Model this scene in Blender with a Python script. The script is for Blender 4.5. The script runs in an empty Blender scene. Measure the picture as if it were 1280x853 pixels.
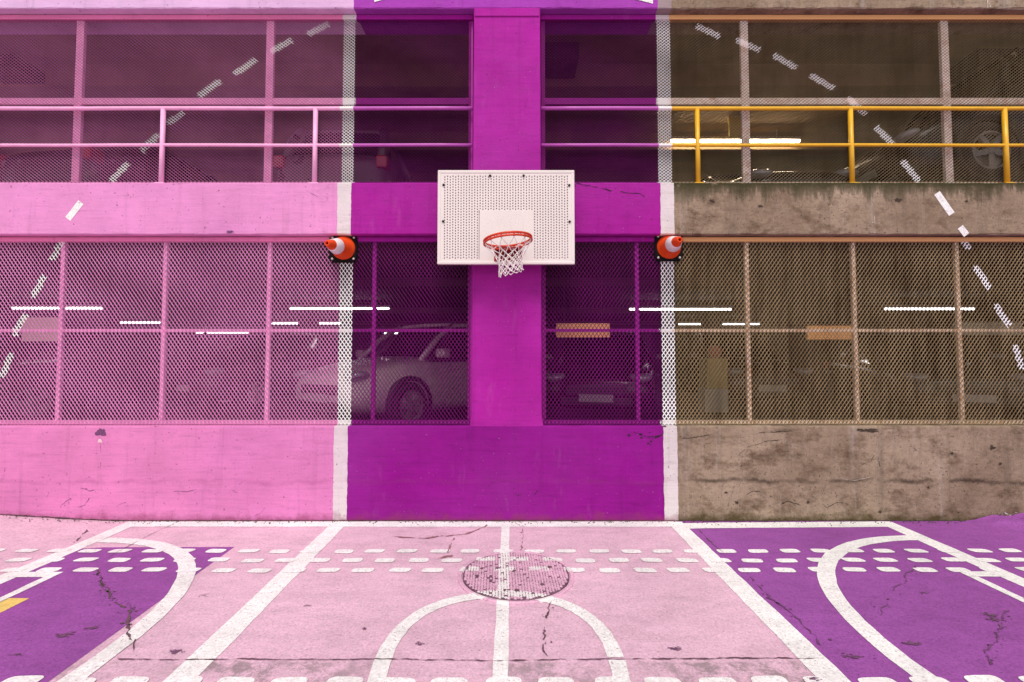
import bpy, bmesh, math, random
import numpy as np
from mathutils import Vector, Matrix, noise as mnoise
R = math.radians
random.seed(7)
rng = np.random.default_rng(7)
SC = bpy.context.scene
COL = SC.collection

# ------------------------------------------------------------------ camera, light, exposure
FPX = 600.0                                   # focal length in photograph pixels (1280 wide)
PITCH = math.atan(24.0 / FPX)
W = 5.40                                      # distance to the front face of the building
CX, CY = 640.0, 426.5
def ray(px, py):
    a, v = (px - CX) / FPX, (CY - py) / FPX
    return Vector((a, math.cos(PITCH) - v * math.sin(PITCH), math.sin(PITCH) + v * math.cos(PITCH)))
H = -ray(640, 651.5).z / ray(640, 651.5).y * W   # eye height so the wall foot sits where it does
def at(px, py, Y):
    d = ray(px, py); return Vector((0, 0, H)) + d * (Y / d.y)
def gnd(px, py):
    d = ray(px, py); return Vector((0, 0, H)) + d * (-H / d.z)
cam = bpy.data.cameras.new('camera'); camo = bpy.data.objects.new('camera', cam); COL.objects.link(camo)
cam.sensor_width = 36; cam.lens = 36 * FPX / 1280; cam.clip_start = .05; cam.clip_end = 500
camo.location = (0, 0, H); camo.rotation_euler = (R(90) + PITCH, 0, 0)
SC.camera = camo

SUN_EL, SUN_AZ = R(57), R(1.5)
world = bpy.data.worlds.new('World'); SC.world = world; world.use_nodes = True
wn, wl = world.node_tree.nodes, world.node_tree.links
sky = wn.new('ShaderNodeTexSky'); sky.sky_type = 'NISHITA'; sky.sun_disc = False
sky.sun_elevation = SUN_EL; sky.sun_rotation = R(180); sky.dust_density = 0; sky.ozone_density = .6
hs = wn.new('ShaderNodeHueSaturation'); hs.inputs['Saturation'].default_value = .12
wl.new(sky.outputs[0], hs.inputs['Color']); wl.new(hs.outputs[0], wn['Background'].inputs[0])
wn['Background'].inputs[1].default_value = .085
sun = bpy.data.lights.new('sun', 'SUN'); sun.energy = 1.5; sun.angle = R(24); sun.color = (1, .93, .86)
suno = bpy.data.objects.new('sun', sun); COL.objects.link(suno)
suno.rotation_euler = (R(90) - SUN_EL, 0, -SUN_AZ)
vs = SC.view_settings
vs.view_transform = 'Standard'; vs.look = 'None'; vs.gamma = 1; vs.exposure = .92
SC.cycles.use_denoising = True
SC.cycles.max_bounces = 8

# ------------------------------------------------------------------ helpers: objects
def obj(name, me, mat=None, parent=None, loc=None, label=None, kind=None):
    o = bpy.data.objects.new(name, me); COL.objects.link(o)
    if mat is not None:
        pass
        for m in (mat if isinstance(mat, (list, tuple)) else [mat]): me.materials.append(m)
    if parent is not None: o.parent = parent
    if loc is not None: o.location = loc
    if label: o['label'] = label
    if kind: o['kind'] = kind
    return o
def thing(name, label, cat, loc=(0, 0, 0), rz=0, group=None):
    o = bpy.data.objects.new(name, None); COL.objects.link(o)
    o.empty_display_size = .1; o.location = loc; o.rotation_euler = (0, 0, rz)
    o['label'] = label; o['category'] = cat
    if group: o['group'] = group
    return o
def mesh(v, f, smooth=False):
    me = bpy.data.meshes.new('m'); me.from_pydata([tuple(p) for p in v], [], f); me.update()
    if smooth: me.polygons.foreach_set('use_smooth', [True] * len(me.polygons))
    return me
class MB:
    def __init__(s): s.v, s.f, s.m = [], [], []
    def add(s, v, f, mi=0):
        n = len(s.v); s.v += [tuple(p) for p in v]; s.f += [tuple(i + n for i in q) for q in f]; s.m += [mi] * len(f)
    def box(s, x0, x1, y0, y1, z0, z1, b=0.0, mi=0):
        if b <= 0:
            s.add([(x0,y0,z0),(x1,y0,z0),(x1,y1,z0),(x0,y1,z0),(x0,y0,z1),(x1,y0,z1),(x1,y1,z1),(x0,y1,z1)],
                  [(0,3,2,1),(4,5,6,7),(0,1,5,4),(1,2,6,5),(2,3,7,6),(3,0,4,7)], mi); return
        bm = bmesh.new(); bmesh.ops.create_cube(bm, size=1)
        for q in bm.verts: q.co = ((x0+x1)/2+q.co.x*(x1-x0), (y0+y1)/2+q.co.y*(y1-y0), (z0+z1)/2+q.co.z*(z1-z0))
        bmesh.ops.bevel(bm, geom=bm.edges[:], offset=b, segments=2, affect='EDGES', profile=.5)
        bm.verts.index_update()
        s.add([q.co[:] for q in bm.verts], [[q.index for q in f.verts] for f in bm.faces], mi); bm.free()
    def tube(s, pts, r, n=8, closed=False, mi=0, caps=True):
        pts = [Vector(p) for p in pts]; k = len(pts); rs = r if isinstance(r, (list, tuple)) else [r] * k
        rings = []; ref = None
        for i, p in enumerate(pts):
            a = pts[(i-1) % k] if (closed or i > 0) else p; b = pts[(i+1) % k] if (closed or i < k-1) else p
            t = (b - a).normalized()
            if ref is None: ref = Vector((0,0,1)) if abs(t.z) < .9 else Vector((1,0,0))
            u = (ref - t * ref.dot(t))
            if u.length < 1e-5: u = t.orthogonal()
            u.normalize(); ref = u; w = t.cross(u)
            rings.append([p + (u*math.cos(2*math.pi*j/n) + w*math.sin(2*math.pi*j/n))*rs[i] for j in range(n)])
        f = []
        for i in range(k if closed else k-1):
            for j in range(n):
                a, b = i*n+j, i*n+(j+1) % n; c, d = ((i+1) % k)*n+(j+1) % n, ((i+1) % k)*n+j
                f.append((a, b, c, d))
        if not closed and caps: f += [tuple(range(n))[::-1], tuple((k-1)*n+j for j in range(n))]
        s.add([q for g in rings for q in g], f, mi)
    def lathe(s, prof, n=32, M=None, mi=0):      # profile of (r, z) about z
        M = M or Matrix.Identity(4); v = []; f = []
        for r, z in prof:
            for j in range(n):
                a = 2*math.pi*j/n; v.append(M @ Vector((r*math.cos(a), r*math.sin(a), z)))
        for i in range(len(prof)-1):
            for j in range(n): f.append((i*n+j, i*n+(j+1) % n, (i+1)*n+(j+1) % n, (i+1)*n+j))
        s.add(v, f, mi)
    def mesh(s, smooth=False):
        me = mesh(s.v, s.f, smooth)
        if any(s.m): me.polygons.foreach_set('material_index', s.m)
        return me
def ss(a, b, x):
    t = min(1, max(0, (x-a)/(b-a))); return t*t*(3-2*t)

# ------------------------------------------------------------------ helpers: materials
class NB:
    def __init__(s, name):
        s.mat = bpy.data.materials.new(name); s.mat.use_nodes = True
        s.n, s.l = s.mat.node_tree.nodes, s.mat.node_tree.links; s.b = s.n['Principled BSDF']; s._pos = None
    def pos(s):
        if s._pos is None: s._pos = s.n.new('ShaderNodeNewGeometry').outputs['Position']
        return s._pos
    def loc(s): return s.n.new('ShaderNodeTexCoord').outputs['Object']
    def put(s, sock, v):
        if hasattr(v, 'is_linked') or hasattr(v, 'links'): s.l.new(v, sock)
        elif isinstance(v, (tuple, list)) and len(v) == 3 and sock.type == 'RGBA': sock.default_value = (*v, 1)
        else: sock.default_value = v
    def xyz(s, v=None):
        q = s.n.new('ShaderNodeSeparateXYZ'); s.put(q.inputs[0], v or s.pos()); return q.outputs
    def math(s, op, a, b=0.0, c=0.0):
        q = s.n.new('ShaderNodeMath'); q.operation = op
        for i, t in enumerate((a, b, c)): s.put(q.inputs[i], t)
        return q.outputs[0]
    def scale(s, sx, sy, sz, v=None):
        q = s.n.new('ShaderNodeVectorMath'); q.operation = 'MULTIPLY'; s.put(q.inputs[0], v or s.pos()); q.inputs[1].default_value = (sx, sy, sz); return q.outputs[0]
    def noise(s, sc, det=4, rough=.6, v=None, dist=0):
        q = s.n.new('ShaderNodeTexNoise'); s.put(q.inputs['Vector'], v or s.pos()); q.inputs['Scale'].default_value = sc
        q.inputs['Detail'].default_value = det; q.inputs['Roughness'].default_value = rough; q.inputs['Distortion'].default_value = dist; return q.outputs['Fac']
    def voro(s, sc, v=None):
        q = s.n.new('ShaderNodeTexVoronoi'); s.put(q.inputs['Vector'], v or s.pos()); q.inputs['Scale'].default_value = sc; return q.outputs['Distance']
    def rng(s, x, a, b, c=0.0, d=1.0, smooth=False):
        q = s.n.new('ShaderNodeMapRange'); q.interpolation_type = 'SMOOTHSTEP' if smooth else 'LINEAR'
        for i, t in enumerate((x, a, b, c, d)): s.put(q.inputs[i], t)
        return q.outputs[0]
    def mix(s, f, a, b, blend='MIX'):
        q = s.n.new('ShaderNodeMix'); q.data_type = 'RGBA'; q.blend_type = blend
        s.put(q.inputs[0], f); s.put(q.inputs[6], a); s.put(q.inputs[7], b); return q.outputs[2]
    def mul(s, col, f):                       # multiply a colour by a scalar socket
        q = s.n.new('ShaderNodeVectorMath'); q.operation = 'SCALE'; s.put(q.inputs[0], col); s.put(q.inputs['Scale'], f); return q.outputs[0]
    def bump(s, h, st=.4, d=.01, nrm=None):
        q = s.n.new('ShaderNodeBump'); q.inputs['Strength'].default_value = st; q.inputs['Distance'].default_value = d
        s.put(q.inputs['Height'], h)
        if nrm is not None: s.l.new(nrm, q.inputs['Normal'])
        return q.outputs[0]
    def done(s, col, rough=.6, nrm=None, metal=0, spec=.4):
        s.put(s.b.inputs['Base Color'], col); s.put(s.b.inputs['Roughness'], rough); s.b.inputs['Metallic'].default_value = metal
        s.b.inputs['Specular IOR Level'].default_value = spec
        if nrm is not None: s.l.new(nrm, s.b.inputs['Normal'])
        return s.mat
def rgb(r, g, b):                             # sRGB 0-255 to linear
    return tuple((c/255/12.92 if c/255 <= .04045 else ((c/255+.055)/1.055)**2.4) for c in (r, g, b))
def simple(name, col, rough=.5, metal=0, var=.12, sc=8, spec=.4):
    m = NB(name); c = m.mul(col, m.rng(m.noise(sc, 4, .6, m.loc()), .3, .7, 1-var, 1+var))
    return m.done(c, m.rng(m.noise(sc*3, 3, .5, m.loc()), .3, .7, rough*.85, min(1, rough*1.15)), None, metal, spec)
def emit(name, col, st):
    m = NB(name); m.done(col, .4); m.put(m.b.inputs['Emission Color'], col); m.b.inputs['Emission Strength'].default_value = st; return m.mat

PINK, WHITE, PURP, RAW = (.68, .225, .50), (.70, .645, .635), (.32, .006, .26), (.30, .225, .18)
LILAC = (.76, .50, .76)  # roof beam's lavender, its sky-lit paleness put into the colour
# paint bands along the front, by world x
XL0, XL1 = at(416.5, 600, W).x, at(434, 600, W).x
XR0, XR1 = at(830, 600, W).x, at(847.5, 600, W).x
def bands(m, cols, x=None):
    X = x or m.math('ADD', m.xyz()[0], m.rng(m.noise(9, 3), .3, .7, -.005, .005))
    c = cols[0]
    for edge, col in zip((XL0, XL1, XR0, XR1), cols[1:]):
        c = m.mix(m.math('GREATER_THAN', X, edge), c, col)
    return c
def raw_concrete(m, moss_z=None):
    p = m.pos()
    c = m.mix(m.rng(m.noise(.9, 6, .62), .35, .68), (.225, .16, .112), (.365, .275, .20))
    c = m.mix(m.rng(m.noise(3.1, 6, .7, m.scale(1, 1, 1.6)), .50, .66), c, (.14, .092, .06))         # brown stains
    c = m.mix(m.rng(m.noise(1, 5, .7, m.scale(7, 7, .55)), .56, .74, 0, .6), c, (.40, .34, .30))       # pale runs
    c = m.mix(m.rng(m.noise(1, 6, .75, m.scale(2.6, 2, 15)), .55, .72, 0, .45), c, (.10, .068, .045))   # board lines
    c = m.mix(m.rng(m.noise(1, 6, .72, m.scale(5, 5, .4)), .54, .72, 0, .55), c, (.10, .075, .055))     # water streaks
    c = m.mul(c, m.rng(m.noise(26, 5, .75), .3, .7, .78, 1.16))
    c = m.mix(m.rng(m.noise(46, 3, .6), .62, .70, 0, .85), c, (.06, .045, .035))                         # pits
    if moss_z is not None:
        z = m.xyz()[2]
        drip = m.rng(m.noise(1, 4, .7, m.scale(7, 7, 1.2)), .35, .70, .05, .34)
        k = m.rng(m.math('SUBTRACT', moss_z, z), 0.0, drip, 1, 0)
        k = m.math('MULTIPLY', k, m.rng(m.noise(11, 5, .7), .24, .42))
        k = m.math('POWER', k, .6)
        c = m.mix(k, c, (.035, .034, .012))
    return c
def facade(name, pink=PINK, white=WHITE, purp=PURP, white2=WHITE, raw='concrete', moss_z=None, seam=None, bump=.5):
    m = NB(name)
    rc = raw_concrete(m, moss_z) if raw == 'concrete' else raw
    cols = (pink, white, purp, white2, (0, 0, 0))
    paint = bands(m, cols)
    # handling marks, dust and chips on the paint
    paint = m.mix(m.rng(m.noise(.45, 4, .6), .36, .64, 0, .5), paint, m.mul(m.mix(.25, paint, (.55, .12, .60)), .92))
    paint = m.mul(paint, m.rng(m.noise(1.3, 7, .7), .3, .72, .84, 1.10))
    paint = m.mul(paint, m.rng(m.noise(1, 6, .75, m.scale(1.4, 1, 34)), .40, .66, 1.01, .945))
    paint = m.mul(paint, m.rng(m.noise(4.5, 6, .8), .60, .74, 1, .80))
    paint = m.mul(paint, m.rng(m.noise(1, 5, .7, m.scale(2.5, 2, 24)), .54, .72, 1, .84))
    paint = m.mix(m.rng(m.noise(1, 5, .65, m.scale(5, 5, 1.1)), .60, .80, 0, .07), paint, (.75, .55, .68))
    paint = m.mix(m.rng(m.noise(33, 3, .6), .665, .71, 0, .75), paint, (.09, .02, .065))
    paint = m.mul(paint, m.rng(m.noise(1, 5, .7, m.scale(8, 8, .5)), .56, .74, 1, .82))
    paint = m.mix(m.rng(m.noise(52, 2, .5), .735, .77, 0, .4), paint, (.72, .55, .66))
    X = m.math('ADD', m.xyz()[0], m.rng(m.noise(9, 3), .3, .7, -.005, .005))
    israw = m.math('GREATER_THAN', X, XR1)
    col = m.mix(israw, paint, rc)
    z = m.xyz()[2]
    if seam is not None:                       # pour joint with the dirt that sits in it
        wob = m.math('ADD', z, m.rng(m.noise(1.6, 6, .7, m.scale(1, 1, .3)), .3, .7, -.05, .05))
        k = m.rng(m.math('ABSOLUTE', m.math('SUBTRACT', wob, seam)), .006, .034, 1, 0)
        k = m.math('MULTIPLY', k, m.rng(m.noise(2.4, 4, .6), .38, .58, .15, 1))
        kk = m.math('MULTIPLY', k, m.math('ADD', m.math('MULTIPLY', israw, .55), .26))
        col = m.mix(kk, col, m.mix(israw, (.22, .03, .14), (.045, .030, .022)))
        g = m.rng(m.math('ADD', z, m.rng(m.noise(5, 5, .7), .3, .7, -.06, .08)), .015, .10, 1, 0)
        col = m.mix(m.math('MULTIPLY', g, m.math('ADD', m.math('MULTIPLY', israw, .3), .6)), col, m.mix(israw, (.24, .04, .10), (.07, .052, .02)))
    h = m.math('ADD', m.math('MULTIPLY', m.noise(1, 6, .7, m.scale(3, 3, 22)), .8), m.math('MULTIPLY', m.noise(38, 5, .65), .5))
    n = m.bump(h, bump, .012)
    return m.done(col, m.rng(m.noise(6, 4), .3, .7, .66, .9), n, 0, .10)

ZS0 = at(640, 533.0, W).z                      # top of the lower wall
ZB0, ZB1 = at(640, 293.2, W).z, at(640, 228.3, W).z   # spandrel beam
ZT = at(640, 10.5, W).z                        # underside of the roof beam
WM = W + .105                                  # plane of the screens
M_wall = facade('painted_wall', purp=(.25, .004, .222), pink=(.69, .225, .47), seam=.43)
M_beam = facade('painted_beam', pink=(.73, .285, .56), purp=(.35, .009, .27), moss_z=ZB1)
M_pillar = facade('painted_pillar', purp=(.385, .014, .30), bump=.35)
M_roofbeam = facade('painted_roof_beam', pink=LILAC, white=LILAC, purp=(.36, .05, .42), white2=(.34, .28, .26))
M_frame = facade('painted_steel_frame', pink=(.80, .22, .44), raw=(.72, .40, .17), bump=.12)
def _rust(m_, A=(.90, .70, .53), B=(.55, .28, .12)):                                 # worn peach paint with rust on the bare bay's steel
    m = NB('peach_steel')
    c = m.mix(m.rng(m.noise(11, 6, .7), .50, .70), A, B)
    c = m.mix(m.rng(m.noise(5, 4, .6), .5, .7, 0, .6), c, (.74, .56, .46))
    cols = [(.92, .42, .68), (.86, .82, .80), (.40, .012, .33), (.86, .82, .80), c]
    col = bands(m, cols, m.xyz()[0])
    col = m.mul(col, m.rng(m.noise(14, 4), .3, .7, .88, 1.08))
    return m.done(col, .6, m.bump(m.noise(60, 3), .15, .004), 0, .35)
M_mull = _rust(0); M_mullu = _rust(0, (.92, .80, .72), (.62, .36, .24))
def _rail():
    m = NB('rail_paint')
    cols = [(.88, .42, .68), (.84, .80, .78), (.46, .08, .42), (.82, .78, .76), (.74, .40, .012)]
    c = bands(m, cols, m.xyz()[0])
    c = m.mul(c, m.rng(m.noise(9, 4), .3, .7, .9, 1.06))
    c = m.mix(m.rng(m.noise(30, 3, .6), .68, .73, 0, .7), c, (.20, .09, .04))
    return m.done(c, .38, m.bump(m.noise(50, 3), .1, .003), 0, .5)
M_rail = _rail()
def strand(name, col, alt, amt):
    m = NB(name); c = m.mix(m.rng(m.noise(1, 5, .75, m.scale(9, 9, 1.1)), .42, .72, 0, amt), col, alt)
    return m.done(c, .6, None, 0, .15)
MS = [strand('mesh_pink', (.70, .26, .53), (.50, .16, .38), .5), strand('mesh_white', (.92, .88, .90), (.78, .72, .72), .3),
      strand('mesh_purple', (.155, .005, .125), (.08, .004, .065), .7), strand('mesh_bare', (.30, .215, .12), (.10, .058, .024), .9)]
MSU = [strand('shaded_mesh_pink', (.52, .17, .38), (.36, .10, .25), .6), MS[1], MS[2], strand('shaded_mesh_bare', (.25, .185, .11), (.10, .06, .025), .9)]  # upper screens: pink and bare darkened, shade seen from below put into colour

# ------------------------------------------------------------------ ground: one sheet, paint in thin sheets over it
def gz(x, y):
    return .085 * ss(4.25, 6.3, -x) * ss(4.5, 5.4, y)
def speck(m, col, dark=(.13, .095, .11), wear=.5):
    c = m.mul(col, m.rng(m.noise(.7, 6, .62), .3, .72, .86, 1.10))
    c = m.mul(c, m.rng(m.noise(3.2, 7, .75, m.scale(1, 1.9, 1)), .42, .68, 1.06, .86))
    c = m.mul(c, m.rng(m.noise(21, 5, .8), .3, .7, .90, 1.08))
    c = m.mul(c, m.rng(m.noise(55, 4, .7), .3, .7, .78, 1.16))
    c = m.mix(m.rng(m.noise(2.3, 6, .7, m.scale(1, 2.4, 1)), .58, .76, 0, .38*wear*2), c, m.mul(dark, 2.6))
    c = m.mix(m.rng(m.noise(62, 3, .7), .60, .67, 0, .75*wear*2), c, dark)
    c = m.mix(m.rng(m.noise(9, 7, .8), .635, .70, 0, .9*wear*2), c, dark)
    return c
def ground_mat():
    m = NB('pink_painted_concrete')
    c = speck(m, (.73, .465, .585), wear=.42)
    y = m.xyz()[1]
    # the strip before the slab joint has lost much of its paint
    k = m.math('MULTIPLY', m.rng(m.math('ADD', y, m.rng(m.noise(7, 4), .3, .7, -.02, .02)), 2.905, 2.925, 1, 0), m.rng(m.noise(5.5, 8, .82), .46, .56))
    k = m.math('MULTIPLY', k, m.rng(m.noise(1.1, 2, .5), .42, .56, .1, .85))
    c = m.mix(k, c, m.mix(m.noise(70, 3, .7), (.10, .085, .085), (.46, .34, .38)))
    # beyond the painted court the slab is plain
    x = m.xyz()[0]
    far = m.rng(m.math('ABSOLUTE', x), 11, 11.02); c = m.mix(far, c, (.30, .27, .26))
    n = m.bump(m.math('ADD', m.noise(75, 5, .7), m.math('MULTIPLY', m.noise(7, 5, .7), .8)), .45, .008)
    return m.done(c, m.rng(m.noise(5), .3, .7, .65, .9), n, 0, .15)
def sheet_mat(name, col, wear=.4, dark=(.13, .095, .11)):
    m = NB(name); c = speck(m, col, dark, wear)
    n = m.bump(m.math('ADD', m.noise(75, 5, .7), m.math('MULTIPLY', m.noise(7, 5, .7), .8)), .4, .008)
    return m.done(c, m.rng(m.noise(5), .3, .7, .65, .9), n, 0, .15)
G_pink = ground_mat()
G_purple = sheet_mat('purple_court_paint', (.315, .085, .345), .5, (.10, .03, .11))
G_white = sheet_mat('white_court_paint', (.87, .845, .84), .55, (.26, .22, .23))
G_dash = sheet_mat('white_dash_paint', (.88, .85, .85), .6, (.42, .32, .37))
G_yellow = sheet_mat('yellow_court_paint', (.80, .58, .17), .3)
M_crack = simple('crack_dark', (.125, .065, .085), .9, 0, .4, 30)
M_crackp = simple('crack_purple', (.15, .05, .14), .9, 0, .4, 30)
M_stain = simple('rust_stain', (.33, .15, .17), .8, 0, .35, 12)

def grid_sheet(xs, ys, z=0.0):
    nx, ny = len(xs), len(ys)
    v = [(x, y, gz(x, y)+z) for y in ys for x in xs]
    f = [(j*nx+i, j*nx+i+1, (j+1)*nx+i+1, (j+1)*nx+i) for j in range(ny-1) for i in range(nx-1)]
    return mesh(v, f, True)
xs = [-120, -40, -14] + [-10+i*.25 for i in range(81)] + [14, 40, 120]
ys = [-120, -30, -8, -2] + [0+i*.2 for i in range(24)] + [4.7, 4.8, 4.95, 5.1, 5.25, 5.396, 8, 30, 120]
pave = obj('pavement', grid_sheet(xs, ys), G_pink); pave['kind'] = 'structure'
pave['label'] = 'pink painted concrete court floor with white lines and purple areas'
def poly(name, pts, z, mat, label=None):
    return obj(name, mesh([(x, y, z) for x, y in pts], [tuple(range(len(pts)))]), mat, pave, None, label)
def strip(name, pts, w, z, mat, closed=False, label=None, wob=.004, sub=.12):
    # a painted line of width w along pts with hand-painted edges
    P = []
    for a, b in zip(pts[:-1], pts[1:]):
        n = max(1, int(math.hypot(b[0]-a[0], b[1]-a[1])/sub))
        P += [(a[0]+(b[0]-a[0])*i/n, a[1]+(b[1]-a[1])*i/n) for i in range(n)]
    P.append(pts[-1]); v = []; f = []
    for i, p in enumerate(P):
        a = P[max(0, i-1)]; b = P[min(len(P)-1, i+1)]; t = Vector((b[0]-a[0], b[1]-a[1])).normalized(); q = Vector((-t.y, t.x))
        for sgn in (-1, 1):
            e = sgn*(w/2 + random.uniform(-wob, wob)); x, y = p[0]+q.x*e, p[1]+q.y*e
            v.append((x, y, gz(x, y)+z))
        if i: f.append((2*i-2, 2*i, 2*i+1, 2*i-1))
    return obj(name, mesh(v, f), mat, pave, None, label)
Z1, Z2, Z3 = .0015, .003, .0055
g = lambda px, py: gnd(px, py)[:2]
# purple fields
a, b, c_ = g(293, 684), g(60, 853), g(130, 684.5)
e = (b[0]+(b[0]-a[0])*.6, b[1]+(b[1]-a[1])*.6)
poly('purple_field', [c_, (-4.15, c_[1]-.05), (-4.15, e[1]), (e[0], e[1]), b, a], Z1, G_purple, 'purple field cut off by a slanting edge')
def rect_grid(x0, x1, y0, y1, z, nx, ny):
    return grid_sheet([x0+(x1-x0)*i/nx for i in range(nx+1)], [y0+(y1-y0)*i/ny for i in range(ny+1)], z)
obj('purple_field', rect_grid(1.82, 10.9, -2, 5.394, Z1, 6, 6), G_purple, pave, None, 'purple field in front of the bare concrete wall')
# straight lines
strip('court_line', [(-4.15, 5.31), (-4.15, -1)], .165, Z2, G_white)
strip('court_line', [(4.10, 5.31), (4.10, -1)], .165, Z2, G_white)
strip('court_line', [(-1.885, 5.30), (-1.85, 2.74), (-1.82, -1)], .17, Z2, G_white)
strip('court_line', [(1.79, 5.30), (1.795, 2.74), (1.80, -1)], .17, Z2, G_white)
strip('centre_line', [(-.07, 5.22), (-.066, 2.5), (-.06, -1)], .088, Z2+.0005, G_white)
strip('base_line', [(-4.23, 5.290), (1.87, 5.285)], .165, Z2+.001, G_white, label='white line along the foot of the wall, pink side')
strip('base_line', [(1.87, 5.235), (2.3, 5.255), (4.18, 5.29)], .17, Z2+.001, G_white, label='white line along the foot of the bare concrete wall')
# three point arcs
def arc(cx, cy, rx, ry, a0, a1, n=40, e=2.0):
    q = []
    for i in range(n+1):
        t = R(a0+(a1-a0)*i/n); c, s_ = math.cos(t), math.sin(t)
        q.append((cx+rx*math.copysign(abs(c)**(2/e), c), cy+ry*math.copysign(abs(s_)**(2/e), s_)))
    return q
strip('court_arc', arc(-4.15, 2.90, 1.70, 1.93, 88, -88, 60, 2.3), .128, Z2+.0015, G_white, sub=.2)
strip('court_arc', arc(4.10, 2.93, 1.785, 1.96, 92, 268, 60, 2.1), .128, Z2+.0015, G_white, sub=.2)
strip('centre_circle', arc(-.072, 2.95, .695, .76, 0, 358.9, 90, 2.35), .098, Z2+.0015, G_white, sub=.2)
# the small boxes on the side lines
strip('box_line', [(-4.1, 4.06), (-3.77, 4.06)], .10, Z2+.002, G_white); strip('box_line', [(-3.805, 4.01), (-3.805, 2.2)], .072, Z2+.002, G_white)
strip('box_line', [(4.05, 4.07), (3.76, 4.07)], .10, Z2+.002, G_white); strip('box_line', [(3.795, 4.02), (3.795, 2.2)], .072, Z2+.002, G_white)
poly('yellow_field', [(-3.765, 3.67), (-3.61, 3.665), (-3.60, 2.3), (-3.765, 2.3)], Z2, G_yellow)
# rows of dashes
def dash_mesh(L, D, sk):
    v = []
    for i in range(24):
        t = 2*math.pi*i/24; c, s_ = math.cos(t), math.sin(t)
        x = L/2*math.copysign(abs(c)**.42, c); y = D/2*math.copysign(abs(s_)**.55, s_)
        v.append((x + sk*y, y, 0))
    return mesh(v, [tuple(range(24))])
dms = [dash_mesh(.178, .084, .25), dash_mesh(.172, .090, .0), dash_mesh(.182, .082, .15), dash_mesh(.180, .088, -.2)]
for m_ in dms: m_.materials.append(G_dash)
big = [dash_mesh(.20, .115, .1), dash_mesh(.205, .11, -.1)]
for m_ in big: m_.materials.append(G_dash)
for ry, off, ms_ in ((4.548, 0, dms), (4.342, .15, dms), (4.14, 0.02, dms), (2.715, .04, big)):
    for k in range(-19, 22):
        x = -.087 + off + .297*k + random.uniform(-.012, .012)
        if abs(x) > (6.3 if ry > 4 else 4.4): continue
        y = ry + random.uniform(-.008, .008) + .012*(abs(x) > 2.5)
        d = obj('painted_dash', random.choice(ms_[:3] if x < 0 else ms_[-3:]), None, pave, (x, y, Z3 + gz(x, y) + random.uniform(0, .0008)))
        d.rotation_euler = (0, 0, random.uniform(-.05, .05))
# cracks and joints
def crack(pts, w, mat, parent, plane='ground', jit=.012, z=.0068, name='crack', dens=.02):
    # a crack as a run of broken, uneven chips along a wandering path
    P = []; dens = .022 if plane == 'ground' else .016
    for a, b in zip(pts[:-1], pts[1:]):
        L = math.hypot(b[0]-a[0], b[1]-a[1]); n = max(2, int(L/dens))
        P += [(a[0]+(b[0]-a[0])*i/n, a[1]+(b[1]-a[1])*i/n) for i in range(n)]
    P.append(pts[-1]); v = []; f = []; sd = random.uniform(0, 90); prev = None; joint = 'joint' in name or 'stain' in name
    put = lambda x, y: v.append((x, y, gz(x, y)+z) if plane == 'ground' else (x, plane-.0025, y))
    for i, p in enumerate(P):
        a = P[max(0, i-1)]; b = P[min(len(P)-1, i+1)]; t = Vector((b[0]-a[0], b[1]-a[1])); t.normalize(); q = Vector((-t.y, t.x))
        j = jit*(1.5*mnoise.noise((p[0]*7, p[1]*7, sd))+.8*mnoise.noise((p[0]*29, p[1]*29, sd))+.35*random.uniform(-1, 1))
        ww = w*max(.05, .42+.75*mnoise.noise((p[0]*13, p[1]*13, sd+9))+random.uniform(-.2, .2))*(.3 if i in (0, len(P)-1) else 1)
        k = random.uniform(.25, .75)
        A, B = (p[0]+q.x*(j+ww*k), p[1]+q.y*(j+ww*k)), (p[0]+q.x*(j-ww*(1-k)), p[1]+q.y*(j-ww*(1-k)))
        put(*A); put(*B)
        if i and (joint or mnoise.noise((p[0]*9, p[1]*9, sd+30)) > -.28): f.append((2*i-2, 2*i-1, 2*i+1, 2*i))
    if not joint:
        for _ in range(int(len(P)*.35)):                  # chips broken off beside it
            p = random.choice(P); o = random.gauss(0, w*1.3+.006); o2 = random.gauss(0, w*1.3+.006); r_ = random.uniform(.15, .5)*w; n0 = len(v)
            for k in range(5):
                a_ = k*1.2566+random.uniform(-.4, .4); put(p[0]+o+r_*1.5*math.cos(a_)*random.uniform(.5, 1.2), p[1]+o2+r_*math.sin(a_)*random.uniform(.5, 1.2))
            f.append(tuple(range(n0, n0+5)))
    return obj(name, mesh(v, f), mat, parent)
GP = lambda *q: [g(*p) for p in q]
crack([(-2.35, 2.93), (-.9, 2.925), (0, 2.92), (1.0, 2.935), (1.86, 2.94)], .016, M_crack, pave, jit=.006, name='slab_joint')
crack(GP((166, 816), (168, 806), (170, 800)), .012, M_crack, pave, name='slab_joint', jit=.004)
crack(GP((226, 651.5), (190, 668), (150, 689), (130, 700)), .011, M_crack, pave, jit=.004, name='slab_joint')
crack(GP((120, 713), (128, 735), (148, 757), (162, 762), (160, 785), (163, 803)), .026, M_crack, pave, jit=.016)
crack(GP((123, 718), (133, 740), (140, 752)), .014, M_crackp, pave, jit=.02)
crack(GP((148, 757), (158, 752), (166, 764)), .012, M_crackp, pave, jit=.02)
crack(GP((110, 663), (104, 668), (97, 677)), .02, M_crack, pave, jit=.02)
crack(GP((641, 653), (653, 661), (654, 672), (651, 690)), .02, M_stain, pave, jit=.012)
crack(GP((690, 752), (683, 776), (680, 790), (683, 812), (685, 822)), .018, M_crack, pave, jit=.016)
crack(GP((492, 671), (530, 674), (558, 670)), .035, M_stain, pave, jit=.01, name='rust_stain')
crack(GP((556, 671), (585, 668), (610, 657)), .03, M_stain, pave, jit=.01, name='rust_stain')
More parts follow.
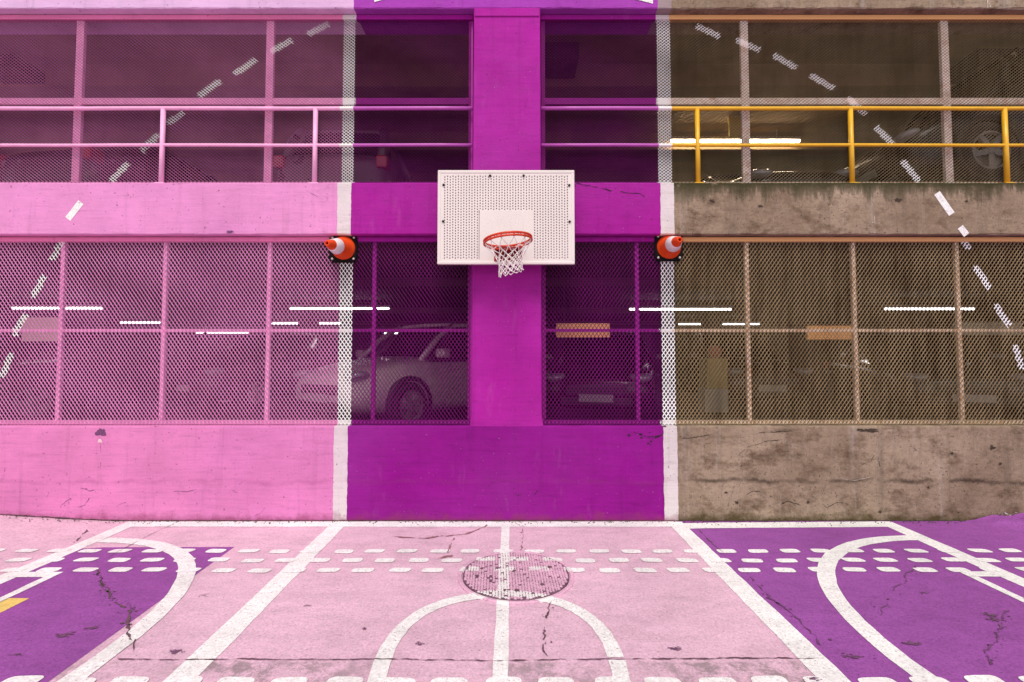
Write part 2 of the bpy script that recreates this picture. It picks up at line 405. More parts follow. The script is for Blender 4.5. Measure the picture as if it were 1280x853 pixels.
crack(GP((568, 673), (562, 682), (560, 692)), .035, M_stain, pave, jit=.012, name='rust_stain')
crack(GP((546, 700), (556, 697), (566, 695)), .075, M_stain, pave, jit=.012, name='rust_stain')
crack(GP((872, 660), (890, 680), (910, 696), (935, 718)), .012, M_crack, pave, jit=.014)
crack(GP((938, 722), (962, 748), (985, 764), (1005, 785), (1030, 808)), .022, M_crackp, pave, jit=.02)
crack(GP((1145, 708), (1130, 728), (1108, 752), (1100, 770)), .018, M_crackp, pave, jit=.02)
crack(GP((1262, 760), (1250, 785), (1240, 805), (1232, 830)), .018, M_crackp, pave, jit=.02)
crack(GP((1050, 820), (1065, 822), (1090, 822)), .02, M_crackp, pave, jit=.01)
crack(GP((260, 747), (248, 745), (262, 743)), .010, M_crack, pave, jit=.006)
def patch(x, y, r, mat, z=.0069, ry=.42, name='worn_patch', n=10):
    v = []; f = []
    for _ in range(26):                                   # a cluster of small scuffed flecks
        cx, cy, rr = x+random.gauss(0, r*.55), y+random.gauss(0, r*ry*.6), r*random.uniform(.06, .26); n0 = len(v)
        v += [(cx+1.6*rr*math.cos(2*math.pi*i/7)*random.uniform(.5, 1.1), cy+rr*.7*math.sin(2*math.pi*i/7)*random.uniform(.5, 1.1), z+_*.00002) for i in range(7)]; f.append(tuple(range(n0, n0+7)))
    return obj(name, mesh(v, f), mat, pave)
M_dirt = simple('dark_tar_spot', (.15, .06, .13), .8, 0, .4, 14)
for px, py, r in ((82, 795, .05), (115, 786, .045), (1238, 770, .05), (1243, 776, .045), (220, 816, .04), (524, 806, .03), (1065, 822, .04),
                  (19, 820, .03), (1140, 806, .05), (1155, 742, .03), (845, 812, .035), (455, 787, .02), (384, 758, .02), (1016, 850, .03)):
    x, y = g(px, py); patch(x, y, r, M_dirt)

# ------------------------------------------------------------------ manhole cover, painted over with the court
mh = gnd(645, 719.5); MX, MY, MR = mh.x, mh.y, .462
man = thing('manhole_cover', 'round iron manhole cover painted over in pink with the white centre line across it', 'manhole cover', (MX, MY, 0))
m = NB('painted_iron'); P_ = m.xyz()
cpt = speck(m, (.71, .42, .56), (.14, .08, .10), .35)
def inside(m, v, a, b): return m.math('MULTIPLY', m.math('GREATER_THAN', v, a), m.math('LESS_THAN', v, b))
k = inside(m, P_[0], -.112, -.024)
d2 = m.math('SQRT', m.math('ADD', m.math('POWER', m.math('ADD', P_[0], .07), 2), m.math('POWER', m.math('SUBTRACT', P_[1], 2.95), 2)))
k = m.math('MAXIMUM', k, inside(m, d2, .710, .808))
for ry, off in ((4.548, 0), (4.342, .15), (4.14, .02)):
    u = m.math('FRACT', m.math('ADD', m.math('DIVIDE', m.math('SUBTRACT', P_[0], -.087+off), .297), 10.5))
    k = m.math('MAXIMUM', k, m.math('MULTIPLY', m.math('LESS_THAN', m.math('ABSOLUTE', m.math('SUBTRACT', u, .5)), .28), m.math('LESS_THAN', m.math('ABSOLUTE', m.math('SUBTRACT', P_[1], ry)), .04)))
cpt = m.mix(m.math('MULTIPLY', k, m.rng(m.noise(6, 5, .7), .32, .44)), cpt, (.78, .74, .74))
M_iron = m.done(m.mix(m.rng(m.noise(60, 3, .7), .64, .72, 0, .7), cpt, (.10, .06, .075)), .55, m.bump(m.noise(70, 4), .4, .004), 0, .4)
M_irond = simple('bare_iron', (.20, .105, .15), .6, .3, .4, 30)
mb = MB(); mb.lathe([(0.001, .0145), (MR-.03, .0145), (MR-.022, .011), (MR-.022, 0)], 64); obj('lid', mb.mesh(), M_irond, man)
mb = MB(); mb.lathe([(MR-.014, 0), (MR-.014, .013), (MR-.008, .016), (MR+.012, .016), (MR+.02, .011), (MR+.02, 0)], 64); obj('frame_ring', mb.mesh(), M_iron, man)
mb = MB()
st = .0262; rot = R(31)
for i in range(-26, 27):
    for j in range(-26, 27):
        u_, w_ = (i + .5*(j % 2))*st, j*st*.9
        x, y = u_*math.cos(rot)-w_*math.sin(rot), u_*math.sin(rot)+w_*math.cos(rot)
        if math.hypot(x, y) > MR-.036 or random.random() < .05: continue
        s_ = .0102*random.uniform(.75, 1.15); h_ = .0205 + random.uniform(-.002, .001); q = s_*.8
        a0 = rot + random.choice((0, R(45))) + random.uniform(-.2, .2)
        cr = lambda r_, z_: [(x+r_*1.414*math.cos(a0+k*math.pi/2+.785), y+r_*1.414*math.sin(a0+k*math.pi/2+.785), z_) for k in range(4)]
        mb.add(cr(s_, .0146)+cr(q, h_), [(4,5,6,7),(0,1,5,4),(1,2,6,5),(2,3,7,6),(3,0,4,7)])
obj('tread', mb.mesh(), M_iron, man, kind='stuff')
mb = MB()
for px, py in ((643, 716.5), (678, 734), (596, 723), (602, 714), (687, 712), (631, 741), (646, 741.5)):
    p = gnd(px, py); x, y = p.x-MX, p.y-MY; rr = random.uniform(.012, .022)
    if math.hypot(x, y) < MR-.04: mb.lathe([(.001, .0222), (rr, .0222), (rr, .012)], 10, Matrix.Translation((x, y, 0)))
obj('pick_hole', mb.mesh(), M_crack, man, kind='stuff')

# ------------------------------------------------------------------ the garage
gar = thing('parking_garage', 'concrete parking garage with pink, purple and bare bays behind mesh screens', 'building', (0, 0, 0))
BX = 17.0
def long_beam(name, x0, x1, y0, y1, z0, z1, mat, r=lambda x: .014, jit=.004, step=.06, keep=None, sag=lambda x: 0):
    n = int((x1-x0)/step); v = []; f = []
    for i in range(n+1):
        x = x0+(x1-x0)*i/n; rr = r(x); s0 = sag(x)
        prof = [(y0, z0+rr), (y0+rr*.3, z0+rr*.3), (y0+rr, z0), (y1, z0), (y1, z1), (y0+rr, z1), (y0+rr*.3, z1-rr*.3), (y0, z1-rr), (y0, z0+(z1-z0)*.66), (y0, z0+(z1-z0)*.33)]
        for k, (y, z) in enumerate(prof):
            e = jit if k in (0, 1, 2, 5, 6, 7) and rr > .002 else 0
            if x > XR1: e *= 1.7
            nn = mnoise.noise((x*5, k*7.3, z)) + .6*mnoise.noise((x*17, k*3.1, 2.2))
            v.append((x, y + (abs(e*nn) if k != 2 and k != 5 else 0), z + (e*nn if k in (1, 2, 5, 6) else 0) + s0))
    m_ = 10
    for i in range(n):
        for k in range(m_): f.append((i*m_+k, i*m_+(k+1) % m_, (i+1)*m_+(k+1) % m_, (i+1)*m_+k)[::-1])
    f += [tuple(range(m_)), tuple(n*m_+k for k in range(m_))[::-1]]
    return obj(name, mesh(v, f), mat, gar)
PX0, PX1 = at(589.3, 430, W).x, at(677.2, 430, W).x      # pillar foot
PT0, PT1 = at(592.0, 60, W).x, at(675.5, 60, W).x        # pillar head
wall = long_beam('wall', -BX, BX, W, W+.26, -.25, ZS0, M_wall, r=lambda x: .0006 if PX0-.01 < x < PX1+.01 else .014)
beam = long_beam('spandrel_beam', -BX, BX, W, W+.40, ZB0, ZB1, M_beam)
roofb = long_beam('roof_beam', -BX, BX, W, W+.45, ZT, ZT+1.3, [M_roofbeam, facade('shaded_soffit_paint', purp=(.20, .006, .16), pink=(.60, .10, .32), white=(.72, .55, .55), white2=(.72, .55, .55))], jit=.006)
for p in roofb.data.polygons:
    if p.normal.z < -.7: p.material_index = 1  # underside takes darker bands, the soffit's shade put into its colour
# pillar: slightly battered, foot merging with the wall
n_ = 40; v = []; f = []
for i in range(n_+1):
    t = i/n_; z = ZS0 + (ZT+.0-ZS0)*t; x0 = PX0+(PT0-PX0)*t; x1 = PX1+(PT1-PX1)*t
    fl = .10*math.exp(-((z-ZS0)/.022)); x0 -= fl*.2; x1 += fl*.2
    r_ = .016; jt = lambda k: .0025*(mnoise.noise((k*5.1, z*6, .3)))
    for k, (x, y) in enumerate([(x0, W+.42), (x0, W+r_), (x0+r_*.3, W+r_*.3), (x0+r_, W), (x1-r_, W), (x1-r_*.3, W+r_*.3), (x1, W+r_), (x1, W+.42)]):
        v.append((x + (jt(k) if k in (1, 2, 5, 6) else 0), y - (.0 if k not in (3, 4) else 0), z))
for i in range(n_):
    for k in range(7): f.append((i*8+k, i*8+k+1, (i+1)*8+k+1, (i+1)*8+k))
obj('pillar', mesh(v, f), M_pillar, gar)
zc = at(640, 21, W).z
mb = MB(); mb.box(PT0+.012, PT1-.012, W-.012, W+.01, zc, ZT-.003, .005); obj('pillar_cap', mb.mesh(), M_pillar, gar)
# white slashes of paint on the roof beam
yy = W-.004
for pts in ([(468, 3.2), (482, -1), (489, -8), (476, -14), (468, -14)], [(816, 5), (816, -14), (800, -14), (780, -8), (792, -1)]):
    q = [at(px, py, W) for px, py in pts]; obj('painted_line', mesh([(p.x, yy, p.z) for p in q], [tuple(range(len(q)))][::-1]), G_white, gar)
q = [at(px, py, W) for px, py in ((437, 8.6), (467, 1.2), (467, -14), (430, -14))]
# solid dashes on the concrete, part of the painted arc
def wall_dash(a, b, w, parent):
    A, B = at(*a, W), at(*b, W); d = Vector((B.x-A.x, B.z-A.z)).normalized(); q = Vector((-d.y, d.x))*w/2
    obj('painted_dash', mesh([(A.x+q.x, yy+.001, A.z+q.y), (A.x-q.x, yy+.001, A.z-q.y), (B.x-q.x, yy+.001, B.z-q.y), (B.x+q.x, yy+.001, B.z+q.y)], [(0, 1, 2, 3)]), G_white, parent)
wall_dash((85, 274), (101.5, 253), .075, gar); wall_dash((1171, 241.5), (1189.5, 268), .078, gar); wall_dash((1200, 284), (1208, 294), .075, gar)
# floors, ceilings, back walls
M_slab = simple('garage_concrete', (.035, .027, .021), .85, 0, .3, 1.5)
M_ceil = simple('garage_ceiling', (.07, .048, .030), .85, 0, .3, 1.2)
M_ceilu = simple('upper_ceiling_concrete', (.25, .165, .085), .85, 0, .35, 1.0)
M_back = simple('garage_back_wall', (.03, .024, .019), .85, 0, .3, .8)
ZF1, ZC1, ZF2, ZC2 = .85, 3.26, 3.74, 6.5
YB = 26
def slab(name, x0, x1, y0, y1, z0, z1, mat, b=0):
    mb = MB(); mb.box(x0, x1, y0, y1, z0, z1, b); return obj(name, mb.mesh(), mat, gar)
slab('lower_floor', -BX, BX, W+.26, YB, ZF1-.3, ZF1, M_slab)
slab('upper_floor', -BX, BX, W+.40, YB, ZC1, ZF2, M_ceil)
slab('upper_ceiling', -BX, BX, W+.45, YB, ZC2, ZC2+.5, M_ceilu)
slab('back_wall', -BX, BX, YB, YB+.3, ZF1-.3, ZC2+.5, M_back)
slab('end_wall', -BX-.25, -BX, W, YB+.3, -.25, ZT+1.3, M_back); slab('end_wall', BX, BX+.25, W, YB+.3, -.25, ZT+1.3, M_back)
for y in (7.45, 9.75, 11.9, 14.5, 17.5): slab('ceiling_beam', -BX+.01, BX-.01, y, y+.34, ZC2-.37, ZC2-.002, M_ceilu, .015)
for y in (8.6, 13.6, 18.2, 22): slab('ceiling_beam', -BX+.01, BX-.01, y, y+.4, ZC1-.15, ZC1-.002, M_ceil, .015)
for x, y in ((-11.2, 13.2), (11.2, 13.2), (-5.6, 13.2), (-.06, 13.2), (5.5, 13.2), (-5.6, 20), (5.5, 20)):
    mb = MB(); mb.box(x-.22, x+.22, y-.22, y+.22, ZF1, ZC1-.15, .02); mb2 = MB(); mb2.box(x-.22, x+.22, y-.22, y+.22, ZF2, ZC2-.37, .02)
    obj('column', mb.mesh(), M_slab, gar); obj('column', mb2.mesh(), M_slab, gar)
M_black = simple('black_duct', (.015, .013, .013), .6, 0, .3, 5)
for a, b, Y in (((676, 52), (724, 74), 6.7), ((1222, 60), (1300, 82), 6.9), ((-40, 66), (16, 82), 6.9)):
    A, B = at(*a, Y), at(*b, Y); slab('air_duct', A.x, B.x, Y, Y+.5, B.z, min(A.z, ZC2-.01), M_black, .02)
# ramp that climbs past the upper bay
RX, RS = 9.4, .30
zr_ = ZF2+.003+RS*(RX-5.05)
mb = MB(); mb.add([(5.05, 5.92, ZF2+.003), (RX, 5.92, zr_), (RX, 8.1, zr_), (5.05, 8.1, ZF2+.003), (RX, 5.92, ZF2+.003), (RX, 8.1, ZF2+.003)], [(0, 1, 2, 3), (0, 4, 1), (3, 2, 5), (1, 4, 5, 2)])
obj('ramp', mb.mesh(), M_slab, gar)

# ------------------------------------------------------------------ the four mesh screens
ARC = [((385,43),(411,30)),((338,65),(365,50)),((293,93),(320,74)),((248,120),(276,101)),((209,155),(230,140)),((177,189),(198,168)),((138,227),(160,204)),
       ((64,326),(79,299)),((40,372),(56,345)),((17,420),(32,392)),((2,472),(14,442)),
       ((870,32),(900,46)),((920,50),(950,63)),((967,69),(995,85)),((1013,94),(1042,111)),((1060,122),(1082,144)),((1095,159),(1117,181)),((1128,201),(1149,227)),
       ((1199,293),(1212,312)),((1219,332),(1237,361)),((1244,380),(1261,408)),((1268,432),(1279,462))]
ARCW = [(at(*a, WM), at(*b, WM)) for a, b in ARC]
def strands(x0, x1, z0, z1, w, h, t, dep, tilt):
    ni, nj = int((x1-x0)/(w/2)), int((z1-z0)/(h/2))
    I, J = np.meshgrid(np.arange(ni), np.arange(nj), indexing='ij'); I, J = I.ravel(), J.ravel()
    up = (I+J) % 2 == 0
    ax = x0+I*w/2; bx = ax+w/2
    az = z0+(J+np.where(up, 0, 1))*h/2; bz = z0+(J+np.where(up, 1, 0))*h/2
    dx, dz = bx-ax, bz-az; L = np.hypot(dx, dz)
    mx, mz = (ax+bx)/2, (az+bz)/2
    mi = np.where(mx < XL0-.003, 0, np.where(mx < XL1-.003, 1, np.where(mx < XR0+.018, 2, np.where(mx < XR1+.016, 1, 3))))
    for A, B in ARCW:
        d = Vector((B.x-A.x, B.z-A.z)); l = d.length; d.normalize()
        u = (mx-A.x)*d.x+(mz-A.z)*d.y; vv = (mx-A.x)*-d.y+(mz-A.z)*d.x
        mi[(u > 0) & (u < l) & (np.abs(vv) < .036)] = 1
    t = t*np.where(mi == 1, 1.3, 1.0)*(1+.18*np.sin(mx*3.1+np.sin(mz*4.7)*1.7)*np.sin(mz*2.3+mx))
    nx, nz = -dz/L*t/2, dx/L*t/2
    ex, ez = dx/L*t*.25, dz/L*t*.25
    ax, az, bx, bz = ax-ex, az-ez, bx+ex, bz+ez
    N = len(ax); V = np.zeros((N, 8, 3)); sg = np.where(nz > 0, 1, -1)
    for k, (px, pz) in enumerate(((ax, az), (bx, bz))):
        for q, s_ in enumerate((1, -1)):
            for r_, yo in enumerate((0, dep)):
                V[:, k*4+q*2+r_, 0] = px+s_*nx; V[:, k*4+q*2+r_, 2] = pz+s_*nz
                V[:, k*4+q*2+r_, 1] = WM + yo + tilt*s_*sg + rng.normal(0, .0004, N)
    F = np.array([(0, 2, 6, 4), (1, 5, 7, 3), (0, 4, 5, 1), (2, 3, 7, 6)])
    faces = (np.arange(N)[:, None, None]*8 + F[None]).reshape(-1, 4)
    me = bpy.data.meshes.new('strands'); me.vertices.add(N*8); me.vertices.foreach_set('co', V.ravel())
    nf = len(faces); me.loops.add(nf*4); me.polygons.add(nf); me.loops.foreach_set('vertex_index', faces.ravel().astype(np.int32))
    me.polygons.foreach_set('loop_start', np.arange(0, nf*4, 4, dtype=np.int32))
    me.polygons.foreach_set('material_index', np.repeat(mi, 4).astype(np.int32)); me.update(calc_edges=True)
    return me
XE = 10.4
def bar(name, par, x0, x1, z0, z1, y0=WM+.012, dy=.04, mat=M_mull):
    mb = MB(); mb.box(x0, x1, y0, y0+dy, z0, z1, .004); return obj(name, mb.mesh(), mat, par)
def screen(x0, x1, z0, z1, cell, label, mulls, mw, trz, trw, headh, pil):
    mm = M_mullu if z0 > 3 else M_mull
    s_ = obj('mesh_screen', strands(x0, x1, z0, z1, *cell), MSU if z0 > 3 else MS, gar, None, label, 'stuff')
    for px, py in mulls:
        X = at(px, py, WM+.012).x; bar('mullion', s_, X-mw/2, X+mw/2, z0, z1-headh-.002, WM+.011, .04, mm)
    bar('transom', s_, x0, x1, trz-trw/2, trz+trw/2, WM+.016, .03, mm)
    bar('head_bar', s_, x0, x1, z1-headh, z1-.003, WM-.012, .06, M_frame)
    bar('sill_bar', s_, x0, x1, z0+.002, z0+.05, WM+.013, .045)
    X = x0 if pil == 0 else x1
    bar('side_bar', s_, *((x0, x0+.05) if pil == 0 else (x1-.05, x1)), z0+.053, z1-headh-.003, WM+.0135, .04)
    return s_
GAP = .004
xa, xb = PX0-.003, PX1+.003
U = (.0455, .036, .0050, .003, .0028); Lc = (.0438, .063, .0072, .004, .002)
zu0, zu1, zl0, zl1 = ZB1+.003, ZT-.004, ZS0+.003, ZB0-.004
ztu, ztl = at(640, 125.5, WM).z, at(640, 413, WM).z
screen(-XE, xa, zu0, zu1, U, 'pink, white and purple expanded metal screen of the upper floor', [(97, 130), (336, 130), (-150, 130), (-397, 130)], .09, ztu, .078, at(640,18,WM).z-at(640,24,WM).z, 1)
screen(xb, XE, zu0, zu1, U, 'screen of the upper floor, bare metal beyond a white strip', [(932, 125), (1184, 130), (1432, 130), (1680, 130)], .09, ztu, .078, at(640,18,WM).z-at(640,24,WM).z, 0)
screen(-XE, xa, zl0, zl1, Lc, 'pink, white and purple expanded metal screen of the lower floor', [(75, 413), (204, 413), (335, 413), (467, 413), (-60, 413), (-190, 413), (-320, 413), (-450, 413)], .045, ztl, .034, .055, 1)
screen(xb, XE, zl0, zl1, Lc, 'screen of the lower floor, bare metal beyond a white strip', [(797, 413), (935.5, 413), (1069.5, 413), (1200, 413), (1335, 413), (1466, 413), (1598, 413), (1728, 413)], .045, ztl, .034, .055, 0)

# ------------------------------------------------------------------ pipe railings in front of the upper screens
def railing(x0, x1, posts, label):
    zt, zm = at(640, 135.5, WM-.06).z, at(640, 181.5, WM-.06).z; Y = WM-.055
    t = thing('pipe_railing', label, 'railing', ((x0+x1)/2, Y, ZB1)); cx = (x0+x1)/2
    nseg = 24
    for nm, z, r_ in (('top_rail', zt, .022), ('mid_rail', zm, .019)):
        mb = MB(); mb.tube([(x0+(x1-x0)*i/nseg-cx, .001*math.sin(i*2.1), z-ZB1+.002*math.sin(i*.9)) for i in range(nseg+1)], r_, 12); obj(nm, mb.mesh(True), M_rail, t)
    for px in posts:
        X = at(px, 180, Y).x-cx
        mb = MB(); mb.tube([(X, .0, -.01), (X, .0, zt-ZB1-.012)], .027, 12); obj('post', mb.mesh(True), M_rail, t)
        mb = MB(); mb.box(X-.055, X+.055, -.04, .045, -.004, .008, .003); obj('foot_plate', mb.mesh(), M_rail, t)
railing(-10.3, xa-.001, (203, 394, -180, -372), 'pink and purple two bar pipe railing in front of the upper mesh')
railing(xb+.001, 10.3, (872, 1064, 1257, 1450, 1643), 'yellow two bar pipe railing in front of the bare upper mesh')

# ------------------------------------------------------------------ basketball hoop
BY = 5.13
b0, b1 = at(547.3, 213, BY), at(718.5, 330.5, BY)
bw, bh = b1.x-b0.x, b0.z-b1.z; bcx, bcz = (b0.x+b1.x)/2, b1.z
hoop = thing('basketball_hoop', 'white perforated metal backboard with red rim and white net on the purple pillar', 'basketball hoop', (bcx, BY, bcz))
m = NB('white_enamel'); cw = m.mul((.72, .655, .63), m.rng(m.noise(3, 5, .6, m.loc()), .3, .7, .95, 1.03))
cw = m.mix(m.rng(m.noise(1, 5, .7, m.scale(9, 9, .8, m.loc())), .62, .78, 0, .25), cw, (.55, .42, .33))
M_board = m.done(cw, .42, m.bump(m.noise(40, 3, .5, m.loc()), .05, .003), 0, .45)
M_backp = simple('board_back', (.55, .43, .45), .6, 0, .1, 6)
mb = MB(); fr = .034; dp = .045
mb.box(-bw/2, bw/2, -.006, dp, bh-fr, bh, .006); mb.box(-bw/2, bw/2, -.006, dp, 0, fr, .006)
mb.box(-bw/2, -bw/2+fr, -.005, dp-.001, fr-.004, bh-fr+.004, .006); mb.box(bw/2-fr, bw/2, -.005, dp-.001, fr-.004, bh-fr+.004, .006)
obj('board_frame', mb.mesh(), M_board, hoop)
# perforated sheet: a grid of cells, each with a hole
s0 = at(599.5, 263, BY); s1 = at(667, 315.5, BY); sx0, sx1, sz1, sz0 = s0.x-bcx, s1.x-bcx, s0.z-bcz, .03
mb = MB(); pw = .0295; nx = int((bw-2*fr-.03)/pw); px0 = -nx*pw/2; ph = pw; nz = int((bh-2*fr-.02)/ph); pz0 = fr+(bh-2*fr-nz*ph)/2
for i in range(nx):
    for j in range(nz):
        cx, cz = px0+(i+.5)*pw, pz0+(j+.5)*ph + (.25*ph if i % 2 else -.25*ph)*.0
        if sx0-.012 < cx < sx1+.012 and sz0-.02 < cz < sz1+.012:
            continue
        oz = .22*ph if (i % 2) else -.22*ph
        o_ = [(-.5, -.5), (0, -.5), (.5, -.5), (.5, 0), (.5, .5), (0, .5), (-.5, .5), (-.5, 0)]
        ang = [225, 270, 315, 0, 45, 90, 135, 180]
        hx, hz = .0070, .0100
        v = [(cx+u*pw, 0, cz+w_*ph) for u, w_ in o_] + [(cx+hx*math.cos(R(t)), 0, cz+oz*.6+hz*math.sin(R(t))) for t in ang] + [(cx+hx*math.cos(R(t)), .004, cz+oz*.6+hz*math.sin(R(t))) for t in ang]
        mb.add(v, [(k, (k+1) % 8, 8+(k+1) % 8, 8+k) for k in range(8)] + [(8+k, 8+(k+1) % 8, 16+(k+1) % 8, 16+k) for k in range(8)])
obj('perforated_sheet', mb.mesh(), M_board, hoop, kind='stuff')
mb = MB(); X0, X1, Z0_, Z1_ = px0, px0+nx*pw, pz0, pz0+nz*ph
mb.box(-bw/2+fr-.003, X0, -.0005, .004, fr-.003, bh-fr+.003); mb.box(X1, bw/2-fr+.003, -.0005, .004, fr-.003, bh-fr+.003)
mb.box(X0, X1, -.0005, .004, fr-.003, Z0_); mb.box(X0, X1, -.0005, .004, Z1_, bh-fr+.003)
obj('sheet_margin', mb.mesh(), M_board, hoop)
mb = MB(); mb.box(sx0-.0, sx1+.0, -.003, .003, fr-.002, sz1, .001); obj('target_square', mb.mesh(), M_board, hoop)
mb = MB(); mb.box(-bw/2+.03, bw/2-.03, .013, .018, .03, bh-.03); obj('back_sheet', mb.mesh(), M_backp, hoop)
M_bolt = simple('dark_bolt', (.03, .02, .02), .45, .6, .2, 20)
for px, py in ((612.5, 220), (654.5, 220), (554.5, 231.5), (711.5, 232), (554, 277), (712, 277.5)):
    p = at(px, py, BY); mb = MB(); Mx = Matrix.Translation((p.x-bcx, -.003, p.z-bcz)) @ Matrix.Rotation(R(90), 4, 'X')
    mb.lathe([(.001, .013), (.009, .012), (.0135, .006), (.0135, -.004)], 10, Mx); obj('bolt', mb.mesh(True), M_bolt, hoop)
M_steelp = simple('dark_bracket', (.05, .012, .04), .6, .2, .2, 8)
for x in (-.30, .30):
    for z in (.16, .78):
        mb = MB(); mb.box(x-.03, x+.03, dp, W-BY+.002, z-.03, z+.03, .006); obj('wall_bracket', mb.mesh(), M_steelp, hoop)
for x in (-bw/2-.006, bw/2-.014):
    mb = MB(); mb.box(x, x+.02, .012, .06, .34, .40, .004); obj('edge_clip', mb.mesh(), M_steelp, hoop)
# rim
RR = .2365; rc = at(634.7, 299.5, BY-.40); rcl = Vector((rc.x-bcx, -.40, rc.z-bcz)); tilt = Matrix.Rotation(R(-5.5), 4, 'Y') @ Matrix.Rotation(R(-2), 4, 'X')
TM = Matrix.Translation(rcl) @ tilt
M_red = simple('red_rim_paint', (.60, .035, .006), .42, 0, .18, 14, .5)
M_redd = simple('red_bracket_paint', (.26, .012, .012), .5, 0, .2, 14)
circ = lambda r_, z, n=56: [TM @ Vector((r_*math.cos(2*math.pi*i/n), r_*math.sin(2*math.pi*i/n), z)) for i in range(n)]
mb = MB(); mb.tube(circ(RR, 0), .0115, 10, True); mb.tube(circ(RR+.002, -.027), .0105, 10, True)
rimo = obj('rim', mb.mesh(True), M_red, hoop)
mb = MB()
for i in range(12):
    t = 2*math.pi*(i+.5)/12; p = TM @ Vector((RR*math.cos(t), RR*math.sin(t), -.002)); q = TM @ Vector(((RR+.003)*math.cos(t), (RR+.003)*math.sin(t), -.024)); mb.tube([p, q], .008, 6)
obj('rim_web', mb.mesh(True), M_red, rimo, kind='stuff')
mb = MB(); mb.box(rcl.x-.15, rcl.x+.15, -.012, -.003, .03, rcl.z+.02, .003)
for sx in (-1, 1):
    v = [(rcl.x+sx*.085, -.012, .05), (rcl.x+sx*.085, -.012, rcl.z-.01), (rcl.x+sx*.15, -.40+.20, rcl.z-.03), (rcl.x+sx*.13, -.16, rcl.z-.09)]
    v2 = [(a+sx*.008, b, c) for a, b, c in v]
    mb.add(v+v2, [(0,1,2,3), (7,6,5,4), (0,4,5,1), (1,5,6,2), (2,6,7,3), (3,7,4,0)])
mb.box(rcl.x-.115, rcl.x+.115, -.20, -.010, rcl.z-.036, rcl.z-.026, .002)
obj('rim_bracket', mb.mesh(), M_redd, hoop)
# net: twelve cords crossing in diamonds, drawn in at the waist
M_net = simple('net_cord', (.80, .74, .72), .85, 0, .12, 40)
mb = MB(); lev = [(0, RR-.006), (-.045, RR-.004), (-.12, .178), (-.185, .138), (-.225, .122), (-.265, .116), (-.305, .117), (-.345, .120), (-.385, .121)]
nodes = {}
for L, (z, r_) in enumerate([(z*.88, r_) for z, r_ in lev]):
    for k in range(12):
        t = 2*math.pi*(k+.5*(L % 2))/12 + random.uniform(-.05, .05)*(L > 1)
        zz = z + random.uniform(-.008, .008)*(L > 1) - (.022*math.cos(t-3.6) if L == len(lev)-1 else 0)
        rr = r_*random.uniform(.94, 1.05) if L > 1 else r_
        nodes[L, k] = TM @ Vector((rr*math.cos(t), rr*math.sin(t), zz))
for L in range(len(lev)-1):
    for k in range(12):
        a = nodes[L, k]
        for kk in ((k, k-1) if L % 2 == 0 else (k, k+1)):
            b = nodes[L+1, kk % 12]
            mid = (a+b)/2; mid.z -= .006
            mb.tube([a, mid, b], .0042 if L > 1 else .0036, 5, caps=False)
        if L > 1:
            mb.lathe([(.0005, .007), (.0062, .003), (.0062, -.003), (.0005, -.007)], 6, Matrix.Translation(a))
for k in range(12): mb.lathe([(.0005, .008), (.007, .003), (.007, -.004), (.0005, -.009)], 6, Matrix.Translation(nodes[len(lev)-1, k]))
obj('net', mb.mesh(True), M_net, hoop, kind='stuff')

